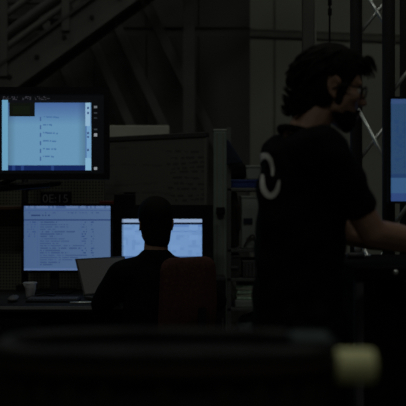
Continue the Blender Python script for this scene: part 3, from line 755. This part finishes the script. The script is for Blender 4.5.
for s in (-1, 1):
    ring = [hm @ Vector((s * .034 + .024 * math.cos(a), .104 - abs(math.cos(a) * s + .0) * .002, .006 + .019 * math.sin(a))) for a in [k * math.pi / 8 for k in range(17)]]
    tube(gl, ring, .0022, 6)
    tube(gl, [hm @ Vector((s * .058, .102, .012)), hm @ Vector((s * .074, .085, .012)), hm @ Vector((s * .080, .02, .014)), hm @ Vector((s * .082, -.018, -.006))], .0022, 6)
tube(gl, [hm @ Vector((-.010, .106, .012)), hm @ Vector((0, .110, .014)), hm @ Vector((.010, .106, .012))], .002, 6)
gf = obj('glasses', gl, M_BLACK, ps, True)
for s in (-1, 1):
    bm = bmesh.new(); q = bmesh.ops.create_uvsphere(bm, u_segments=12, v_segments=8, radius=.0115); bmesh.ops.transform(bm, matrix=hm @ Matrix.Translation((s * .033, .080, .008)), verts=q['verts'])
    obj('eye', bm, M_EYE, ps, True)
    bm = bmesh.new(); vs = [bm.verts.new(hm @ Vector((s * .034 + .023 * math.cos(a), .1035, .006 + .018 * math.sin(a)))) for a in [k * math.pi / 8 for k in range(16)]]; bm.faces.new(vs)
    obj('lens', bm, M_GLASS, gf)
# emblem printed on the shirt back: two hooked crescents laid on the cloth
L2W = W2L.inverted()
bvh = BVHTree.FromPolygons([L2W @ v.co for v in sm.vertices], [tuple(p.vertices) for p in sm.polygons])
EMB_DX = 0.0
def ribbon(ctrl):
    pts = []
    for i in range(len(ctrl) - 1):
        p0, p1, p2, p3 = ctrl[max(0, i-1)], ctrl[i], ctrl[i+1], ctrl[min(len(ctrl)-1, i+2)]
        for k in range(6):
            t = k / 6; pts.append(tuple(.5 * ((2*b) + (-a+c)*t + (2*a-5*b+4*c-d)*t*t + (-a+3*b-3*c+d)*t**3) for a, b, c, d in zip(p0, p1, p2, p3)))
    pts.append(ctrl[-1]); rows_ = []
    for i, (x, y, w_) in enumerate(pts):
        a = pts[max(0, i-1)]; b = pts[min(len(pts)-1, i+1)]; dx, dy = b[0]-a[0], b[1]-a[1]; l = math.hypot(dx, dy) or 1
        row = []
        for s in (-.5, -.17, .17, .5):
            px, py = x - dy / l * w_ * s + EMB_DX, y + dx / l * w_ * s
            dv_ = Vector(((px - 203) / F, 1, -(py - 203) / F)).normalized()
            h, nrm, _, _ = bvh.ray_cast(Vector((0, 0, CAMZ)), dv_)
            row.append(None if h is None else W2L @ (h + nrm * .0022))
        rows_.append(row)
    bm = bmesh.new(); vv = [[None if p is None else bm.verts.new(p) for p in row] for row in rows_]
    for a, b in zip(vv, vv[1:]):
        for k in range(3):
            q = (a[k], a[k+1], b[k+1], b[k])
            if None not in q: bm.faces.new(q)
    return bm
for ctrl in ([(258.5, 169, 3.5), (258.8, 162, 5.2), (262, 157, 5.8), (267, 156, 5.2), (271, 160.5, 4.6), (273, 168, 3.6), (273.2, 176, 2)],
             [(263, 174.5, 2.8), (263, 183, 4.8), (264.5, 190, 5.6), (268.3, 195, 6), (273, 195.3, 5.6), (277.5, 190, 4.6), (279.8, 180.5, 1.8)]):
    obj('emblem', ribbon(ctrl), M_LOGO, tee)

# ---- seated person
pz = thing('person', 'seated person in black working at the desk, seen from behind', 'person', (-.22, 3.72, 0), R(4))
hm2 = Matrix.Translation((0, .05, 1.15)) @ Matrix.Rotation(R(10), 4, 'Z') @ Matrix.Rotation(R(-8), 4, 'X') @ Matrix.Scale(HS, 4)
W2L2 = (Matrix.Translation((-.22, 3.72, 0)) @ Matrix.Rotation(R(4), 4, 'Z')).inverted()
def L2(v): return W2L2 @ Vector(v)
sL, sR = Vector((-.160, .02, .918)), Vector((.160, .02, .918))
eL, wL_, eR, wR_ = L2((-.475, 3.77, .775)), L2((-.42, 4.0, .805)), L2((.06, 3.80, .785)), L2((-.03, 4.05, .80))
def torso2(k):
    return [[ell((0, .02, .90), (.125 + k, .085 + k, .07 + k)), ell((0, .02, .78), (.135 + k, .10 + k, .08 + k))],
            [ell((0, .02, .78), (.135 + k, .10 + k, .08 + k)), ell((0, 0, .56), (.15 + k, .115 + k, .07 + k))],
            [ell((0, .02, .965), (.05 + k, .05 + k, .03 + k)), ell((.14, .02, .918), .05 + k), ell((-.14, .02, .918), .05 + k)]]
b2 = xf(head_hulls(), hm2, HS) + torso2(0) + [[ell(hm2 @ Vector((0, -.015, -.05)), .056), ell((0, .025, .98), .062)]]
for s_, e_, w_ in ((sL, eL, wL_), (sR, eR, wR_)):
    b2 += [[ell(s_, .052), ell(e_, .040)], [ell(e_, .040), ell(w_, .027)]]
    d_ = (w_ - e_).normalized(); sd = Vector((0, 0, 1)).cross(d_) * (-1 if s_.x < 0 else 1)
    b2 += hand_hulls(w_ + d_ * .012, (d_.x, d_.y, -.02), (0, 0, 1), sd)
for s in (-1, 1):
    b2 += [[ell((s * .09, .02, .535), .078), ell((s * .13, .40, .54), .056)], [ell((s * .13, .40, .54), .055), ell((s * .13, .38, .09), .036)], [ell((s * .13, .37, .05), .034), ell((s * .14, .53, .035), (.035, .03, .022))]]
new_obj('body', blob('body', b2, .0066, 2), M_SKIN, pz, True)
sh = torso2(.024)
for s_, e_, w_ in ((sL, eL, wL_), (sR, eR, wR_)):
    sh += [[ell(s_, .066), ell(s_.lerp(e_, .6), .062)], [ell(s_.lerp(e_, .6), .064), ell(e_, .056)], [ell(e_, .056), ell(e_.lerp(w_, .85), .042)]]
sh += [[ell((0, .015, 1.015), (.072, .065, .03)), ell((0, .02, .94), (.15, .085, .03))]]
new_obj('sweatshirt', blob('sweatshirt', sh, .009, 4), M_TEE, pz, True)
t2 = [[ell((0, 0, .56), (.17, .135, .05)), ell((0, .02, .53), (.175, .13, .05))]]
for s in (-1, 1): t2 += [[ell((s * .09, .02, .535), .085), ell((s * .13, .40, .54), .066)], [ell((s * .13, .40, .54), .066), ell((s * .13, .38, .11), .055)]]
new_obj('trousers', blob('trousers', t2, .010, 3), M_TROUS, pz, True)
for s in (-1, 1):
    new_obj('shoe', blob('shoe', [[ell((s * .13, .34, .045), (.045, .05, .043)), ell((s * .135, .45, .04), (.046, .06, .038)), ell((s * .14, .56, .03), (.046, .06, .028))]], .008, 3), M_BLACK, pz, True)
h2 = [[ell((0, -.008, .052), (.088, .106, .088))], [ell((0, -.012, .03), (.087, .095, .07)), ell((0, -.035, -.085), (.064, .052, .04))]]
ha = new_obj('hair', blob('hair', xf(h2, hm2, HS), .006, 3), M_HAIR, pz, True)
new_obj('beard', blob('beard', xf(bd, hm2, HS), .005, 1), M_HAIR, pz, True)

# ------------------------------------------------------------------ work bench on the right
BZ = 1.05; bx0, bx1, by0, by1 = .475, 1.45, 2.48, 3.12
t = thing('work_bench', 'tall black work bench in front of the standing person', 'bench', ((bx0 + bx1) / 2, (by0 + by1) / 2, 0))
ox, oy = (bx0 + bx1) / 2, (by0 + by1) / 2
obj('bench_top', bx(bx0 - ox, bx1 - ox, by0 - oy, by1 - oy, BZ - .04, BZ, .004, 1), mat('black_rubber', (.006, .006, .006), .9, spec=.08), t)
for x in (bx0 + .0, bx1 - .04):
    for y in (by0 + .01, by1 - .05): obj('leg', bx(x - ox, x + .026 - ox, y - oy, y + .04 - oy, 0, BZ - .04, .003, 1), mat('grey_leg', (.13, .135, .14), .85, spec=.08), t)
obj('added_dark_panel', bx(bx0 - ox + .03, bx1 - ox - .05, by1 - oy - .03, by1 - oy - .015, .06, BZ - .04), M_BLACKM, t)  # added black sheet, hides the lit wall so the under-bench space stays dark
obj('side_panel', bx(bx0 - ox + .027, bx0 - ox + .037, by0 - oy + .06, by1 - oy - .06, .06, BZ - .04), MATS['black_rubber'], t)  # also added, closes the open bench end to darken the space below
dr = obj('drawer', bx(.62 - ox, 1.2 - ox, by0 - oy - .004, by0 - oy + .4, BZ - .14, BZ - .04, .004, 1), M_BLACK, t)
bm = bmesh.new(); kx = PX(395, 2.47); tube(bm, [(kx - ox, by0 - oy - .004, PZ(272, 2.47)), (kx - ox, by0 - oy - .02, PZ(272, 2.47))], [.005, .008], 10); obj('knob', bm, M_ALU, dr, True)
monitor('bench_monitor', 'black monitor on the work bench showing a dim blue window', 388.6, 560, 96.5, 203.5, 390.8, 557, 99, 201.2, 2.98, mon3_paint, 1.5, base_z=BZ, stand_px=470)
t = thing('metal_mug', 'small metal mug standing on the work bench', 'mug', (PX(357.5, 3.02), 3.02, BZ))
bm = bmesh.new(); lathe(bm, [(.001, .003), (.012, 0), (.0125, .06), (.011, .06), (.0105, .004), (.001, .004)], 16); obj('cup', bm, M_ALU, t, True)
bm = bmesh.new(); tube(bm, [(.012, 0, .05), (.022, 0, .045), (.022, 0, .02), (.012, 0, .014)], .0025, 6); obj('handle', bm, M_ALU, t, True)
t = thing('screwdriver', 'screwdriver with a bright metal end lying on the work bench', 'screwdriver', (PX(357, 2.85), 2.87, BZ))
bm = bmesh.new(); tube(bm, [(-.03, 0, .011), (.03, .01, .011)], .011, 10); obj('handle', bm, M_DGREY, t, True)
bm = bmesh.new(); tube(bm, [(.03, .01, .011), (.055, .014, .011)], .0045, 8); obj('shank', bm, M_ALU, t, True)

# ------------------------------------------------------------------ lattice truss
TD = 3.50; k = TD / F
tc = Vector((PX(397.5, TD), TD, 0))
t = thing('lattice_truss', 'upright box truss with dark tubes and silver diagonal braces', 'truss', tc)
r = 42 * k; th = R(25)
C4 = {'left': (-r * math.cos(th), r * math.sin(th)), 'front': (-r * math.sin(th), -r * math.cos(th)), 'back': (r * math.sin(th), r * math.cos(th)), 'right': (r * math.cos(th), -r * math.sin(th))}
for nm, (x, y) in C4.items():
    bm = bmesh.new(); tube(bm, [(x, y, .012), (x, y, 4.6)], .0265, 14); obj('chord', bm, M_CHORD, t, True)
obj('base_plate', bx(-.24, .24, -.24, .24, 0, .012), M_STEELD, t)
per = 129.0 * k
def brace(a, b, ya, yb):
    za, zb = PZ(ya, TD + C4[a][1]), PZ(yb, TD + C4[b][1])
    for j in range(-4, 7):
        z0, z1 = za + j * per, zb + j * per
        if min(z0, z1) < .05 or max(z0, z1) > 4.55: continue
        bm = bmesh.new(); tube(bm, [C4[a] + (z0,), C4[b] + (z1,)], .0085, 8); obj('brace', bm, M_ALU, t, True)
brace('left', 'front', 105, 165); brace('left', 'back', 164, 100); brace('front', 'right', 97, 27); brace('back', 'right', 60, 120)

# ------------------------------------------------------------------ foreground machine (out of focus)
t = thing('roller_machine', 'black oval tub machine with a raised rim and a pale yellow roller', 'machine', (-.05, 1.10, 0))
ox, oy = -.05, 1.10
zt2 = 1.064
def oval(a, b, n=56, p=2.8):
    out = []
    for q in range(n):
        u = 2 * math.pi * q / n; c, s_ = math.cos(u), math.sin(u)
        out.append((a * math.copysign(abs(c) ** (2 / p), c), b * math.copysign(abs(s_) ** (2 / p), s_)))
    return out
def oval_skin(name, prof, m, top=False):
    bm = bmesh.new(); rings = [[bm.verts.new((x, y, z)) for x, y in oval(.232 + d, .10 + d)] for d, z in prof]
    for r0, r1 in zip(rings, rings[1:]):
        for q in range(56): bm.faces.new((r0[q], r0[(q+1) % 56], r1[(q+1) % 56], r1[q]))
    if top: bm.faces.new(rings[-1]); bm.faces.new(rings[0][::-1])
    else:
        for q in range(56): bm.faces.new((rings[-1][q], rings[-1][(q+1) % 56], rings[0][(q+1) % 56], rings[0][q]))
    return obj(name, bm, m, t, True)
oval_skin('rim', [(0, zt2 - .016), (.001, zt2 - .004), (-.004, zt2), (-.020, zt2), (-.024, zt2 - .004), (-.024, zt2 - .016)], M_TOP)
oval_skin('edge_band', [(-.004, zt2 - .036), (-.002, zt2 - .034), (-.002, zt2 - .0165), (-.012, zt2 - .0165), (-.012, zt2 - .036)], M_RUST)
oval_skin('housing', [(-.02, .62), (-.014, .63), (-.014, zt2 - .037), (-.02, zt2 - .030), (-.026, zt2 - .018)], M_BLACK, True)
for q, (x, y) in enumerate(oval(.232 - .012, .10 - .012)):
    if y > .02 or q % 2: continue
    obj('slat', bx(x - .009, x + .009, y - .004, y + .004, .66, zt2 - .04, .002, 1), M_OLIVE, t)
for x in (-.20, .09):
    obj('leg', bx(x - ox, x + .04 - ox, 1.08 - oy, 1.13 - oy, .02, .62), M_BLACKM, t); obj('foot', bx(x - .01 - ox, x + .05 - ox, .98 - oy, 1.23 - oy, 0, .02), M_BLACKM, t)
D = 1.12
D = 1.045
obj('clamp', bx(PX(293, D) - ox, PX(332, D) - ox, D - oy, D + .05 - oy, zt2, zt2 + .011, .004), M_TEAL, t)
for px in (290, 320):
    x = PX(px, 1.17) - ox; bm = bmesh.new(); tube(bm, [(x, 1.17 - oy, zt2), (x, 1.17 - oy, zt2 + .036)], .006, 10); obj('peg', bm, M_TROUS, t, True)
D = 1.02; zc = PZ(370.5, D)
bm = bmesh.new(); tube(bm, [(.12 - ox, D + .03 - oy, zc), (.178 - ox, D + .03 - oy, zc)], .012, 12); obj('axle', bm, M_BLACKM, t, True)
bm = bmesh.new(); x0, x1 = .175 - ox, .2245 - ox; rr_ = .0222
tube(bm, [(x0, D + .03 - oy, zc), (x0 + .001, D + .03 - oy, zc), (x0 + .004, D + .03 - oy, zc), (x1 - .004, D + .03 - oy, zc), (x1 - .001, D + .03 - oy, zc), (x1, D + .03 - oy, zc)], [rr_ * .8, rr_ * .93, rr_, rr_, rr_ * .93, rr_ * .8], 24)
obj('roller', bm, M_YEL, t, True)
